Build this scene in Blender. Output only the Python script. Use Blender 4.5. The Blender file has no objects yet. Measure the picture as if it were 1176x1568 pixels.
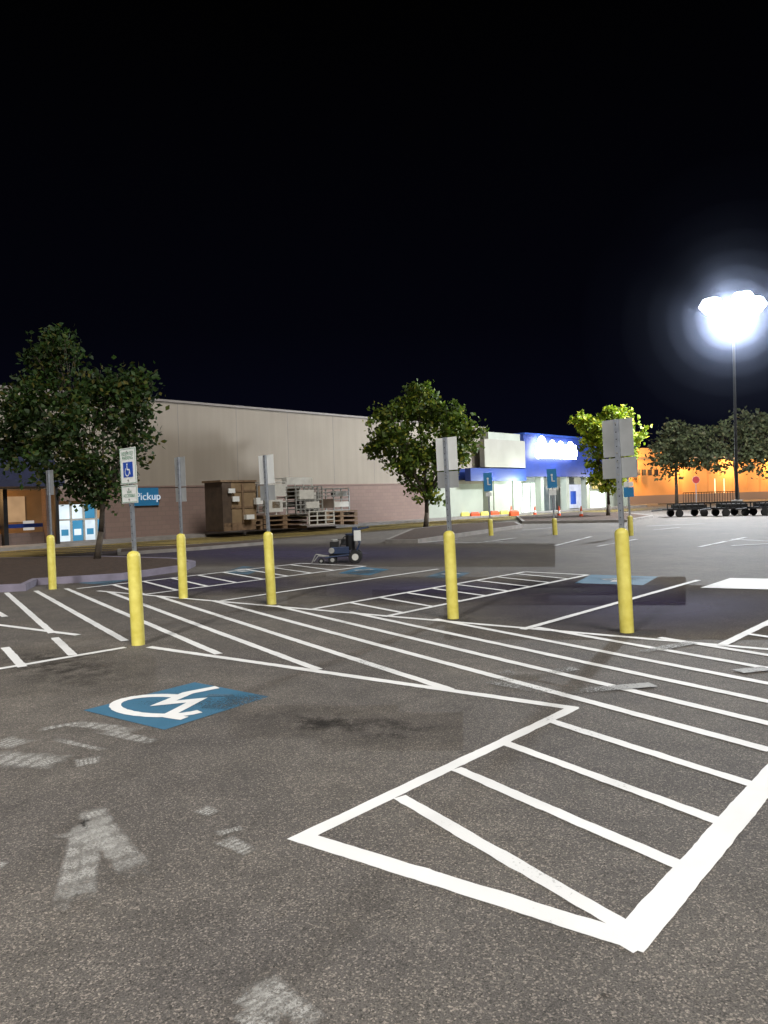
import bpy, bmesh, math, random
from mathutils import Vector, Matrix, Quaternion
random.seed(7)
sc=bpy.context.scene
# ---------------------------------------------------------------- camera / survey
F=1132.0; HC=1.5; ROLL=0.03; PITCH=math.atan(22/1132.0)
fw=Vector((0,math.cos(PITCH),-math.sin(PITCH)))
R0=Vector((1,0,0)); U0=R0.cross(fw)
Rc=R0*math.cos(ROLL)-U0*math.sin(ROLL); Uc=R0*math.sin(ROLL)+U0*math.cos(ROLL)
C=Vector((0,0,HC))
cam=bpy.data.cameras.new("camera"); co=bpy.data.objects.new("camera",cam); sc.collection.objects.link(co)
M=Matrix((Rc,Uc,-fw)).transposed().to_4x4(); M.translation=C; co.matrix_world=M
cam.sensor_fit='VERTICAL'; cam.sensor_height=36; cam.sensor_width=27; cam.lens=26; cam.clip_end=3000; cam.clip_start=.05
sc.camera=co
def ray(u,v): return fw*F+Rc*(u-588)-Uc*(v-784)
def G(u,v,z=0.0):
    d=ray(u,v); t=(z-HC)/d.z; return C+d*t
def AT(u,v,y):
    d=ray(u,v); return C+d*(y/d.y)
P0=G(176,829); P1=G(650,797)
E=(P1-P0); E.z=0; E.normalize(); N=Vector((E.y,-E.x,0))
def WA(u,v,off=0.0):
    d=ray(u,v); t=((P0+N*off-C).dot(N))/d.dot(N); p=C+d*t
    return (p-P0).dot(E), p.z
def WP(s,o,z): return P0+E*s+N*o+Vector((0,0,z))
# ---------------------------------------------------------------- materials
def mat(name,col,rough=.7,metal=0,var=.25,scale=6,bump=0,bscale=40,col2=None,emit=None,es=0):
    m=bpy.data.materials.new(name); m.use_nodes=True; nt=m.node_tree; b=nt.nodes['Principled BSDF']
    b.inputs['Roughness'].default_value=rough; b.inputs['Metallic'].default_value=metal
    tc=nt.nodes.new('ShaderNodeTexCoord')
    n=nt.nodes.new('ShaderNodeTexNoise'); n.inputs['Scale'].default_value=scale; n.inputs['Detail'].default_value=6
    nt.links.new(tc.outputs['Object'],n.inputs['Vector'])
    r=nt.nodes.new('ShaderNodeValToRGB'); r.color_ramp.elements[0].position=.3; r.color_ramp.elements[1].position=.7
    c2=col2 or tuple(c*(1-var) for c in col)
    r.color_ramp.elements[0].color=(*c2,1); r.color_ramp.elements[1].color=(*col,1)
    nt.links.new(n.outputs['Fac'],r.inputs['Fac']); nt.links.new(r.outputs['Color'],b.inputs['Base Color'])
    if bump:
        n2=nt.nodes.new('ShaderNodeTexNoise'); n2.inputs['Scale'].default_value=bscale; nt.links.new(tc.outputs['Object'],n2.inputs['Vector'])
        bp=nt.nodes.new('ShaderNodeBump'); bp.inputs['Strength'].default_value=bump; bp.inputs['Distance'].default_value=.02
        nt.links.new(n2.outputs['Fac'],bp.inputs['Height']); nt.links.new(bp.outputs['Normal'],b.inputs['Normal'])
    return m
def asphalt():
    m=bpy.data.materials.new("asphalt"); m.use_nodes=True; nt=m.node_tree; b=nt.nodes['Principled BSDF']; L=nt.links.new
    b.inputs['Roughness'].default_value=.80; b.inputs['Specular IOR Level'].default_value=.35
    tc=nt.nodes.new('ShaderNodeTexCoord')
    def noise(s,d=4,r=.6):
        n=nt.nodes.new('ShaderNodeTexNoise'); n.inputs['Scale'].default_value=s; n.inputs['Detail'].default_value=d; n.inputs['Roughness'].default_value=r
        L(tc.outputs['Object'],n.inputs['Vector']); return n
    def ramp(src,p0,c0,p1,c1):
        r=nt.nodes.new('ShaderNodeValToRGB'); e=r.color_ramp.elements; e[0].position=p0;e[0].color=(*c0,1);e[1].position=p1;e[1].color=(*c1,1); L(src,r.inputs['Fac']); return r
    def mix(t,f,a,bb):
        x=nt.nodes.new('ShaderNodeMix'); x.data_type='RGBA'; x.blend_type=t
        if isinstance(f,float): x.inputs[0].default_value=f
        else: L(f,x.inputs[0])
        L(a,x.inputs[6]); L(bb,x.inputs[7]); return x.outputs[2]
    fine=ramp(noise(170,2,.7).outputs['Fac'],.38,(.085,.079,.072),.68,(.205,.190,.172))
    v=nt.nodes.new('ShaderNodeTexVoronoi'); v.inputs['Scale'].default_value=150; L(tc.outputs['Object'],v.inputs['Vector'])
    sep=nt.nodes.new('ShaderNodeSeparateColor'); L(v.outputs['Color'],sep.inputs[0])
    sp=ramp(sep.outputs[0],.70,(.86,.86,.86),1.0,(2.3,2.2,2.1))
    c=mix('MULTIPLY',1.0,fine.outputs[0],sp.outputs[0])
    sp2=ramp(sep.outputs[1],.0,(.35,.35,.35),.25,(1,1,1))
    c=mix('MULTIPLY',.8,c,sp2.outputs[0])
    big=ramp(noise(.45,5,.6).outputs['Fac'],.33,(.76,.75,.78),.66,(1.12,1.09,1.05))
    c=mix('MULTIPLY',1.0,c,big.outputs[0])
    med=ramp(noise(3.1,6,.7).outputs['Fac'],.35,(.82,.82,.82),.65,(1.12,1.12,1.12))
    c=mix('MULTIPLY',1.0,c,med.outputs[0])
    L(c,b.inputs['Base Color'])
    bp=nt.nodes.new('ShaderNodeBump'); bp.inputs['Strength'].default_value=.6; bp.inputs['Distance'].default_value=.004
    L(noise(150,3,.7).outputs['Fac'],bp.inputs['Height']); L(bp.outputs['Normal'],b.inputs['Normal'])
    return m
def paint(name,col,wear=.5):
    """road paint, worn through to the asphalt"""
    m=bpy.data.materials.new(name); m.use_nodes=True; nt=m.node_tree; b=nt.nodes['Principled BSDF']; L=nt.links.new
    b.inputs['Roughness'].default_value=.7
    tc=nt.nodes.new('ShaderNodeTexCoord')
    n=nt.nodes.new('ShaderNodeTexNoise'); n.inputs['Scale'].default_value=60; n.inputs['Detail'].default_value=5; n.inputs['Roughness'].default_value=.75
    L(tc.outputs['Object'],n.inputs['Vector'])
    n2=nt.nodes.new('ShaderNodeTexNoise'); n2.inputs['Scale'].default_value=1.3; n2.inputs['Detail'].default_value=4
    L(tc.outputs['Object'],n2.inputs['Vector'])
    a=nt.nodes.new('ShaderNodeMath'); a.operation='ADD'; L(n.outputs['Fac'],a.inputs[0]); L(n2.outputs['Fac'],a.inputs[1])
    r=nt.nodes.new('ShaderNodeValToRGB'); e=r.color_ramp.elements
    th=wear
    e[0].position=max(0,th-.08); e[1].position=th; e[0].color=(0,0,0,1); e[1].color=(1,1,1,1)
    h=nt.nodes.new('ShaderNodeMath'); h.operation='MULTIPLY'; h.inputs[1].default_value=.5; L(a.outputs[0],h.inputs[0]); L(h.outputs[0],r.inputs['Fac'])
    cr=nt.nodes.new('ShaderNodeValToRGB'); e=cr.color_ramp.elements; e[0].position=.35;e[1].position=.6
    e[0].color=(*[c*.88 for c in col],1); e[1].color=(*col,1); L(n2.outputs['Fac'],cr.inputs['Fac'])
    L(cr.outputs[0],b.inputs['Base Color'])
    t=nt.nodes.new('ShaderNodeBsdfTransparent'); mx=nt.nodes.new('ShaderNodeMixShader')
    L(r.outputs[0],mx.inputs[0]); L(t.outputs[0],mx.inputs[1]); L(b.outputs[0],mx.inputs[2])
    L(mx.outputs[0],nt.nodes['Material Output'].inputs['Surface'])
    bp=nt.nodes.new('ShaderNodeBump'); bp.inputs['Strength'].default_value=.4; bp.inputs['Distance'].default_value=.003
    n3=nt.nodes.new('ShaderNodeTexNoise'); n3.inputs['Scale'].default_value=150; L(tc.outputs['Object'],n3.inputs['Vector'])
    L(n3.outputs['Fac'],bp.inputs['Height']); L(bp.outputs['Normal'],b.inputs['Normal'])
    return m
def stain_or_shade(name,col,amount=.7,nscale=5,tread=False,lo=.42,hi=.62):
    m=bpy.data.materials.new(name); m.use_nodes=True; nt=m.node_tree; b=nt.nodes['Principled BSDF']; L=nt.links.new
    b.inputs['Roughness'].default_value=.85; b.inputs['Base Color'].default_value=(*col,1); b.inputs['Specular IOR Level'].default_value=.3
    uv=nt.nodes.new('ShaderNodeUVMap'); uv.uv_map='UVMap'; tc=nt.nodes.new('ShaderNodeTexCoord')
    def mth(op,a,bv=None):
        x=nt.nodes.new('ShaderNodeMath'); x.operation=op; x.use_clamp=(op=='MULTIPLY')
        L(a,x.inputs[0])
        if bv is not None:
            if isinstance(bv,(int,float)): x.inputs[1].default_value=bv
            else: L(bv,x.inputs[1])
        return x.outputs[0]
    s=nt.nodes.new('ShaderNodeVectorMath'); s.operation='SUBTRACT'; s.inputs[1].default_value=(.5,.5,0); L(uv.outputs[0],s.inputs[0])
    n=nt.nodes.new('ShaderNodeTexNoise'); n.inputs['Scale'].default_value=nscale; n.inputs['Detail'].default_value=7; n.inputs['Roughness'].default_value=.7; L(tc.outputs['Object'],n.inputs['Vector'])
    if tread:
        # smear: ragged sides, cross bars of a tyre tread, broken up by the aggregate
        sx=nt.nodes.new('ShaderNodeSeparateXYZ'); L(s.outputs[0],sx.inputs[0])
        ax=mth('ABSOLUTE',sx.outputs[0]); ay=mth('ABSOLUTE',sx.outputs[1]); mxx=mth('MAXIMUM',ax,ay)
        mr=nt.nodes.new('ShaderNodeMapRange'); mr.inputs[1].default_value=.5; mr.inputs[2].default_value=.05; L(mxx,mr.inputs[0])
        a=mth('ADD',mr.outputs[0],n.outputs['Fac']); q=nt.nodes.new('ShaderNodeMapRange'); q.inputs[1].default_value=.66; q.inputs[2].default_value=1.12; L(a,q.inputs[0]); f=q.outputs[0]
        w=nt.nodes.new('ShaderNodeTexWave'); w.inputs['Scale'].default_value=2.4; w.bands_direction='X'; w.inputs['Distortion'].default_value=3.4; w.inputs['Detail'].default_value=5; w.inputs['Detail Scale'].default_value=3; L(uv.outputs[0],w.inputs['Vector'])
        wr=nt.nodes.new('ShaderNodeMapRange'); wr.inputs[1].default_value=.1; wr.inputs[2].default_value=.55;wr.inputs[3].default_value=.5; L(w.outputs['Fac'],wr.inputs[0])
        f=mth('MULTIPLY',f,wr.outputs[0])
        g=nt.nodes.new('ShaderNodeTexNoise'); g.inputs['Scale'].default_value=120; g.inputs['Detail'].default_value=3; g.inputs['Roughness'].default_value=.8; L(tc.outputs['Object'],g.inputs['Vector'])
        gr=nt.nodes.new('ShaderNodeMapRange'); gr.inputs[1].default_value=.38; gr.inputs[2].default_value=.56; gr.inputs[3].default_value=.1; L(g.outputs['Fac'],gr.inputs[0])
        f=mth('MULTIPLY',f,gr.outputs[0])
    else:
        ln=nt.nodes.new('ShaderNodeVectorMath'); ln.operation='LENGTH'; L(s.outputs[0],ln.inputs[0])
        mr=nt.nodes.new('ShaderNodeMapRange'); mr.inputs[1].default_value=.5; mr.inputs[2].default_value=.1; L(ln.outputs['Value'],mr.inputs[0])
        nr=nt.nodes.new('ShaderNodeMapRange'); nr.inputs[1].default_value=lo; nr.inputs[2].default_value=hi; L(n.outputs['Fac'],nr.inputs[0])
        f=mth('MULTIPLY',mr.outputs[0],nr.outputs[0])
    f=mth('MULTIPLY',f,amount)
    t=nt.nodes.new('ShaderNodeBsdfTransparent'); mx=nt.nodes.new('ShaderNodeMixShader')
    L(f,mx.inputs[0]); L(t.outputs[0],mx.inputs[1]); L(b.outputs[0],mx.inputs[2])
    L(mx.outputs[0],nt.nodes['Material Output'].inputs['Surface'])
    return m
def emi(name,col,s):
    m=bpy.data.materials.new(name); m.use_nodes=True; nt=m.node_tree; nt.nodes.remove(nt.nodes['Principled BSDF'])
    e=nt.nodes.new('ShaderNodeEmission'); e.inputs[1].default_value=s
    tc=nt.nodes.new('ShaderNodeTexCoord'); n=nt.nodes.new('ShaderNodeTexNoise'); n.inputs['Scale'].default_value=1.5
    nt.links.new(tc.outputs['Object'],n.inputs['Vector'])
    r=nt.nodes.new('ShaderNodeValToRGB'); r.color_ramp.elements[0].position=.3; r.color_ramp.elements[1].position=.7
    r.color_ramp.elements[0].color=(*[c*.7 for c in col],1); r.color_ramp.elements[1].color=(*col,1)
    nt.links.new(n.outputs['Fac'],r.inputs[0]); nt.links.new(r.outputs[0],e.inputs[0])
    nt.links.new(e.outputs[0],nt.nodes['Material Output'].inputs['Surface']); return m
def brick():
    m=mat("painted_block",(.30,.205,.17),.85,0,.15,.8)
    nt=m.node_tree; b=nt.nodes['Principled BSDF']
    uv=nt.nodes.new('ShaderNodeUVMap'); uv.uv_map='UVMap'
    br=nt.nodes.new('ShaderNodeTexBrick'); br.inputs['Scale'].default_value=1; br.inputs['Brick Width'].default_value=.4; br.inputs['Row Height'].default_value=.2; br.inputs['Mortar Size'].default_value=.012
    br.inputs['Color1'].default_value=(.225,.155,.13,1); br.inputs['Color2'].default_value=(.205,.14,.12,1); br.inputs['Mortar'].default_value=(.175,.13,.11,1)
    nt.links.new(uv.outputs[0],br.inputs['Vector']); nt.links.new(br.outputs['Color'],b.inputs['Base Color']); return m
def stucco():
    m=bpy.data.materials.new("beige_wall_panel"); m.use_nodes=True; nt=m.node_tree; b=nt.nodes['Principled BSDF']; b.inputs['Roughness'].default_value=.85; L=nt.links.new
    tc=nt.nodes.new('ShaderNodeTexCoord'); uv=nt.nodes.new('ShaderNodeUVMap'); uv.uv_map='UVMap'
    n=nt.nodes.new('ShaderNodeTexNoise'); n.inputs['Scale'].default_value=.5; n.inputs['Detail'].default_value=6; L(tc.outputs['Object'],n.inputs['Vector'])
    mp=nt.nodes.new('ShaderNodeMapping'); mp.inputs['Scale'].default_value=(2.0,.12,1); L(uv.outputs[0],mp.inputs[0])
    n2=nt.nodes.new('ShaderNodeTexNoise'); n2.inputs['Scale'].default_value=1.6; n2.inputs['Detail'].default_value=5; L(mp.outputs[0],n2.inputs['Vector'])
    a=nt.nodes.new('ShaderNodeMath'); a.operation='ADD'; L(n.outputs['Fac'],a.inputs[0]); L(n2.outputs['Fac'],a.inputs[1])
    r=nt.nodes.new('ShaderNodeMapRange'); r.inputs[1].default_value=.7; r.inputs[2].default_value=1.25; L(a.outputs[0],r.inputs[0])
    rr=nt.nodes.new('ShaderNodeValToRGB'); rr.color_ramp.elements[0].color=(.26,.226,.185,1); rr.color_ramp.elements[1].color=(.305,.268,.218,1); L(r.outputs[0],rr.inputs[0])
    L(rr.outputs[0],b.inputs['Base Color']); return m
def leafmat(name,dark,light,extra):
    m=bpy.data.materials.new(name); m.use_nodes=True; nt=m.node_tree; b=nt.nodes['Principled BSDF']; L=nt.links.new
    b.inputs['Roughness'].default_value=.65
    g=nt.nodes.new('ShaderNodeNewGeometry'); r=nt.nodes.new('ShaderNodeValToRGB'); e=r.color_ramp.elements
    e[0].color=(*dark,1); e[1].color=(*extra,1); x=r.color_ramp.elements.new(.75); x.color=(*light,1)
    L(g.outputs['Random Per Island'],r.inputs[0])
    tc=nt.nodes.new('ShaderNodeTexCoord'); n=nt.nodes.new('ShaderNodeTexNoise'); n.inputs['Scale'].default_value=1.3; L(tc.outputs['Object'],n.inputs['Vector'])
    mr=nt.nodes.new('ShaderNodeMapRange'); mr.inputs[1].default_value=.35; mr.inputs[2].default_value=.65; mr.inputs[3].default_value=.5; mr.inputs[4].default_value=1.25; L(n.outputs['Fac'],mr.inputs[0])
    v=nt.nodes.new('ShaderNodeVectorMath'); v.operation='SCALE'; L(r.outputs[0],v.inputs[0]); L(mr.outputs[0],v.inputs['Scale'])
    L(v.outputs[0],b.inputs['Base Color'])
    t=nt.nodes.new('ShaderNodeBsdfTranslucent'); L(v.outputs[0],t.inputs[0]); mx=nt.nodes.new('ShaderNodeMixShader'); mx.inputs[0].default_value=.35
    L(b.outputs[0],mx.inputs[1]); L(t.outputs[0],mx.inputs[2]); L(mx.outputs[0],nt.nodes['Material Output'].inputs['Surface']); return m
ASP=asphalt(); WHITE=paint("white_road_paint",(.84,.84,.83),.40); WORN=paint("worn_white_paint",(.36,.36,.35),.53); OFFW=paint("semi_fresh_paint",(.6,.6,.6),.49)  # last one is a duller white paint for far lines and symbols
BLUEP=paint("blue_road_paint",(.05,.16,.26),.45); BLUEF=paint("faded_blue_paint",(.08,.15,.21),.50); YELP=paint("yellow_road_paint",(.42,.31,.07),.49)
YEL=mat("yellow_bollard_paint",(.76,.68,.17),.5,0,.2,9,col2=(.60,.51,.08),bump=.1)
STEEL=mat("galvanised_steel",(.42,.45,.50),.45,.6,.3,12); ALU=mat("sign_back_aluminium",(.42,.43,.43),.5,.3,.15,6)
SIGNW=mat("white_sign_sheet",(.72,.73,.71),.4,0,.06,8); SIGNB=mat("blue_sign_sheet",(.02,.07,.38),.4,0,.1,8); SIGNC=mat("bright_blue_sign",(.03,.20,.42),.4,0,.1,5); GREENT=mat("green_text",(.02,.22,.1),.5)
CONC=mat("kerb_concrete",(.27,.25,.23),.85,0,.35,3,.2); LILAC=mat("kerb_weathered",(.25,.225,.29),.85,0,.35,3,.2)
MULCH=mat("mulch_bed",(.075,.045,.03),.95,0,.6,9,.8,30); BEIGE=stucco(); BRICK=brick(); TOWER=mat("tower_panel",(.27,.26,.225),.8,0,.15,1)
DARKC=mat("parapet_cap",(.24,.21,.19),.6,0,.2,3); NAVY=mat("navy_awning",(.012,.016,.05),.6,0,.3,4); BLUEW=mat("blue_fascia",(.010,.032,.19),.55,0,.35,.8)
MINT=mat("light_wall",(.33,.355,.30),.8,0,.15,1); DARK=mat("dark_metal",(.02,.02,.022),.5,.3,.4,8); BLACK=mat("black_rubber",(.015,.015,.015),.8,0,.4,12)
DKWOOD=mat("dark_plywood",(.09,.06,.04),.85,0,.4,3)
WOOD=mat("pallet_wood",(.22,.14,.08),.85,0,.45,7,.3); PLY=mat("cardboard_tan",(.27,.185,.10),.8,0,.3,3); WMET=mat("white_shelving",(.64,.63,.58),.5,0,.2,5); GREYM=mat("grey_wire",(.38,.38,.36),.5,.3,.3,8)
MBLUE=mat("machine_blue",(.03,.05,.11),.4,.2,.3,10); ORANGE=mat("cone_orange",(.75,.09,.02),.5,0,.15,8); BARK=mat("bark",(.09,.07,.05),.9,0,.5,10,.6,30)
ORW=mat("sodium_tinted_stucco",(.62,.30,.10),.85,0,.3,.4); WARMW=mat("warm_recess_wall",(.5,.30,.14),.8,0,.2,2)  # orange of the sodium light is put into the stucco colour
REDS=mat("stop_sign_red",(.40,.03,.03),.5)
# ---------------------------------------------------------------- mesh helpers
def empty(name,loc=(0,0,0)):
    o=bpy.data.objects.new(name,None); o.location=loc; sc.collection.objects.link(o); return o
def mesh(name,vs,fs,m,parent=None,uvs=None,smooth=False,mats=None,mi=None):
    me=bpy.data.meshes.new(name); me.from_pydata([tuple(v) for v in vs],[],fs)
    if mats:
        for q in mats: me.materials.append(q)
        for p,i in zip(me.polygons,mi): p.material_index=i
    else: me.materials.append(m)
    if uvs:
        l=me.uv_layers.new(name='UVMap'); 
        for i,u in enumerate(uvs): l.data[i].uv=u
    if smooth:
        for p in me.polygons: p.use_smooth=True
    me.update()
    o=bpy.data.objects.new(name,me); sc.collection.objects.link(o)
    if parent: o.parent=parent
    return o
CF=[(0,3,2,1),(4,5,6,7),(0,1,5,4),(1,2,6,5),(2,3,7,6),(3,0,4,7)]
def cubev(c,s,rz=0):
    c=Vector(c); r=Matrix.Rotation(rz,3,'Z'); out=[]
    for z in (-.5,.5):
        for x,y in ((-.5,-.5),(.5,-.5),(.5,.5),(-.5,.5)): out.append(c+r@Vector((x*s[0],y*s[1],z*s[2])))
    return out
class B:
    """accumulates primitives into one mesh"""
    def __init__(s): s.v=[];s.f=[];s.m=[];s.mats=[]
    def _m(s,m):
        if m not in s.mats: s.mats.append(m)
        return s.mats.index(m)
    def add(s,vs,fs,m):
        k=len(s.v); s.v+=list(vs); i=s._m(m)
        for f in fs: s.f.append(tuple(a+k for a in f)); s.m.append(i)
    def box(s,c,d,m,rz=0): s.add(cubev(c,d,rz),CF,m)
    def cyl(s,p0,p1,r0,m,r1=None,n=12):
        p0=Vector(p0);p1=Vector(p1); r1=r0 if r1 is None else r1
        d=(p1-p0).normalized(); a=d.orthogonal().normalized(); b=d.cross(a); vs=[]
        for p,r in ((p0,r0),(p1,r1)):
            for i in range(n):
                t=2*math.pi*i/n; vs.append(p+(a*math.cos(t)+b*math.sin(t))*r)
        fs=[(i,(i+1)%n,n+(i+1)%n,n+i) for i in range(n)]+[tuple(range(n-1,-1,-1)),tuple(range(n,2*n))]
        s.add(vs,fs,m)
    def path(s,pts,r,m,n=8):
        for a,b in zip(pts,pts[1:]): s.cyl(a,b,r,m,n=n)
    def wheel(s,c,r,w,ax,m,hub):
        c=Vector(c);ax=Vector(ax).normalized()
        s.cyl(c-ax*w/2,c+ax*w/2,r*.93,m,n=24); s.cyl(c-ax*w*.35,c+ax*w*.35,r,m,n=24); s.cyl(c-ax*w*.56,c+ax*w*.56,r*.5,hub,n=16)
    def obj(s,name,parent=None,bevel=0,smooth=False):
        o=mesh(name,s.v,s.f,None,parent,mats=s.mats,mi=s.m,smooth=smooth)
        if bevel:
            b=o.modifiers.new('bevel','BEVEL'); b.width=bevel; b.segments=2; b.limit_method='ANGLE'
        return o
# ---------------------------------------------------------------- ground
mesh("parking_lot_ground",[(-500,-300,0),(500,-300,0),(500,900,0),(-500,900,0)],[(0,1,2,3)],ASP)
JR=random.Random(3)
class Strokes:
    def __init__(s,z0): s.b=B(); s.z=z0
    def strip(s,r0,l0,r1,l1,m):
        """strip between two edges with a slightly ragged sprayed edge"""
        L=(r1-r0).length; n=max(1,min(220,int(L/.035))); z=s.z; s.z+=.0001
        vs=[]; jl=jr=0
        for i in range(n+1):
            t=i/n; 
            jl=jl*.6+JR.gauss(0,.0016); jr=jr*.6+JR.gauss(0,.0016)
            a=r0.lerp(r1,t); b=l0.lerp(l1,t); q=(b-a).normalized()
            if i in(0,n): k1=k2=0
            else: k1,k2=jr,jl
            a=a-q*k1; b=b+q*k2; vs+=[(a.x,a.y,z),(b.x,b.y,z)]
        s.b.add([Vector(v) for v in vs],[(2*i,2*i+2,2*i+3,2*i+1) for i in range(n)],m)
    def seg(s,a,b,w,m,ext=0):
        a=Vector((a[0],a[1]));b=Vector((b[0],b[1])); d=(b-a).normalized(); a=a-d*ext;b=b+d*ext
        n=Vector((-d.y,d.x))*w/2; s.strip(a-n,a+n,b-n,b+n,m)
    def px(s,u0,v0,u1,v1,w,m,ext=0): s.seg(G(u0,v0),G(u1,v1),w,m,ext)
    def poly(s,pts,m):
        z=Vector((0,0,s.z)); s.z+=.0001
        s.b.add([Vector((p.x,p.y,0))+z for p in pts],[tuple(range(len(pts)))],m)
    def chain(s,pts,ws,m,fine=True):
        """mitred line through the points"""
        P=[Vector((p.x,p.y)) for p in pts]; D=[(b-a).normalized() for a,b in zip(P,P[1:])]; Nn=[Vector((-q.y,q.x)) for q in D]
        Ls=[];Rs=[]
        for i,p in enumerate(P):
            for sgn,lst in ((1,Ls),(-1,Rs)):
                if i==0: lst.append(p+Nn[0]*ws[0]/2*sgn)
                elif i==len(P)-1: lst.append(p+Nn[-1]*ws[-1]/2*sgn)
                else:
                    a=p+Nn[i-1]*ws[i-1]/2*sgn; b=p+Nn[i]*ws[i]/2*sgn; d1=D[i-1];d2=D[i]
                    cr=d1.x*d2.y-d1.y*d2.x
                    if abs(cr)<.05: lst.append((a+b)/2)
                    else:
                        t=((b-a).x*d2.y-(b-a).y*d2.x)/cr; lst.append(a+d1*t)
        for i in range(len(P)-1): s.strip(Rs[i],Ls[i],Rs[i+1],Ls[i+1],m)
K=Strokes(.004)
far=G(1176,1200)+(G(1176,1200)-G(968,1446)).normalized()*6
K.chain([G(879,1084),G(463,1283),G(965,1440),far],[.082,.098,.122],WHITE)
K.seg(G(940,1432),G(980,1455),.07,WHITE); 
K.px(612,1221,965,1425,.075,WHITE); K.px(698,1178,1045,1328,.075,WHITE); K.px(775,1139,1108,1261,.075,WHITE); K.px(842,1104,1170,1208,.075,WHITE)
# walkway hatching
d=Vector((.56,-.83,0)).normalized()
K.px(228,991,884,1086,.085,WHITE); 
K.px(150,905,1110,989,.085,WHITE); e2=G(1110,989); K.seg(e2,e2+(G(1110,989)-G(282,918)).normalized()*5,.085,WHITE)
ends={0:(335,1002),1:(488,1026),2:(690,1057)}
for k in range(0,14):
    a=Vector((-5.9+1.08*k,13.6-.77*k,0))
    if k in ends: b=G(*ends[k])
    else: b=a+d*8.6
    K.seg(a,b,.085,WHITE)
# left zone
for q in [(10,908,80,970),(55,905,192,982),(-60,950,120,973),(-60,1035,192,992),(8,992,35,1022),(84,977,112,1004),(-60,905,8,945),(-40,985,-20,1030)]:
    K.px(*q,.085,WHITE)
# aisles behind the sign row
sd=(G(880,1083)-G(450,1285)); sd.z=0; sd.normalize()
def aisle(pa,pb,L,hatch=True):
    A=G(*pa); Bp=G(*pb); K.seg(A,A+sd*L,.09,WHITE); K.seg(Bp,Bp+sd*L,.09,WHITE); K.seg(A+sd*L,Bp+sd*L,.09,WHITE)
    W=(Bp-A).dot(Vector((sd.y,-sd.x,0)))
    n=Vector((sd.y,-sd.x,0)); t=.7
    rel=d.dot(sd)/d.dot(n)
    while t<L+.5:
        a=A+sd*t; b=a+n*W+sd*(W*rel)
        if (b-Bp).dot(sd)>0 and t<=L: K.seg(a,b,.08,WHITE)
        t+=.62
aisle((480,933),(588,945),5.4); aisle((118,902),(212,912),5.4); aisle((1105,989),(1300,1010),5.0)
for q in [(338,921),(800,965)]:
    a=G(*q); K.seg(a,a+sd*5.3,.09,WHITE)
# far stall lines
for q in [(1070,838,1142,823),(1120,836,1176,833),(1120,826,1176,829),(640,832,700,826),(730,832,790,824),(850,836,905,822),(910,838,975,826),(1000,812,1040,808),(800,812,850,808),(990,806,1080,802),(690,832,770,830)]:
    K.px(*q,.12,OFFW)
K.poly([G(1072,901),G(1118,886),G(1230,888),G(1230,905)],WHITE)
for q in [(985,1000,1060,985),(760,1045,880,1025),(860,1062,1000,1050),(750,1045,840,1062),(770,1030,880,1055),(1130,1030,1176,1025)]:
    K.px(*q,.13,WORN)
K.b.obj("parking_lot_markings")
# accessible symbols
S=Strokes(.003)
S.poly([G(128,1088),G(298,1045),G(412,1067),G(252,1118)],BLUEP)
S.poly([G(880,893),G(905,880),G(1008,883),G(985,896)],BLUEP)
S.poly([G(340,877),G(372,867),G(405,870),G(380,880)],BLUEF)
S.poly([G(518,878),G(552,868),G(596,872),G(566,881)],BLUEP)
S.poly([G(650,884),G(680,874),G(720,877),G(695,888)],BLUEF)
S.poly([G(120,893),G(150,885),G(200,888),G(160,896)],BLUEF)
S.z=.0045
arc=[G(248+72*math.cos(math.radians(t)),1081+15.5*math.sin(math.radians(t))) for t in range(-72,-325,-14)]
S.chain(arc,[.085]*(len(arc)-1),WHITE)
S.chain([G(333,1053),G(288,1062),G(250,1078),G(302,1073),G(256,1097),G(283,1101)],[.09,.10,.09,.09,.08],WHITE)
arc=[G(x,y) for x,y in ((310,1083),(345,1084),(362,1076),(350,1066),(318,1066))]
S.chain(arc,[.07]*4,BLUEF)
for u,v,sx in [(557,874,13),(690,880,11),(945,888,22),(372,873,10)]:
    S.px(u-sx,v,u+sx,v-2,.22,OFFW); S.px(u-sx*.4,v+2,u+sx*.5,v+2.5,.22,OFFW)
S.b.obj("accessible_parking_symbols")
# stains, dust and painted bollard shadows
def decals(name,m,quads,z):
    vs=[];fs=[];uv=[]
    for q in quads:
        k=len(vs)
        for (u,v) in q: p=G(u,v); vs.append((p.x,p.y,z))
        z+=.0001; fs.append((k,k+1,k+2,k+3)); uv+=[(0,0),(1,0),(1,1),(0,1)]
    return mesh(name,vs,fs,m,uvs=uv)
def rect(u,v,w,h,sk=0): return [(u-w-sk,v+h),(u+w-sk,v+h),(u+w+sk,v-h),(u-w+sk,v-h)]
decals("oil_stains",stain_or_shade("oil",(.028,.025,.022),.42,5),[rect(480,1105,130,26),rect(600,1120,110,30),rect(110,1035,130,32),rect(490,1108,70,12),rect(660,915,90,12),rect(60,1010,120,20),rect(925,1525,12,7),rect(430,1400,12,6),rect(525,1432,10,5),rect(770,1370,14,5)],.0021)
decals("dark_purple_patch",stain_or_shade("dark_purple",(.040,.031,.072),.8,1.2,lo=.15,hi=.42),[rect(980,938,300,42),rect(900,905,150,22),rect(640,905,200,22),rect(300,895,200,18),rect(450,850,400,18)],.0014)  # broad soft patches, darker and more purple than the asphalt
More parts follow.
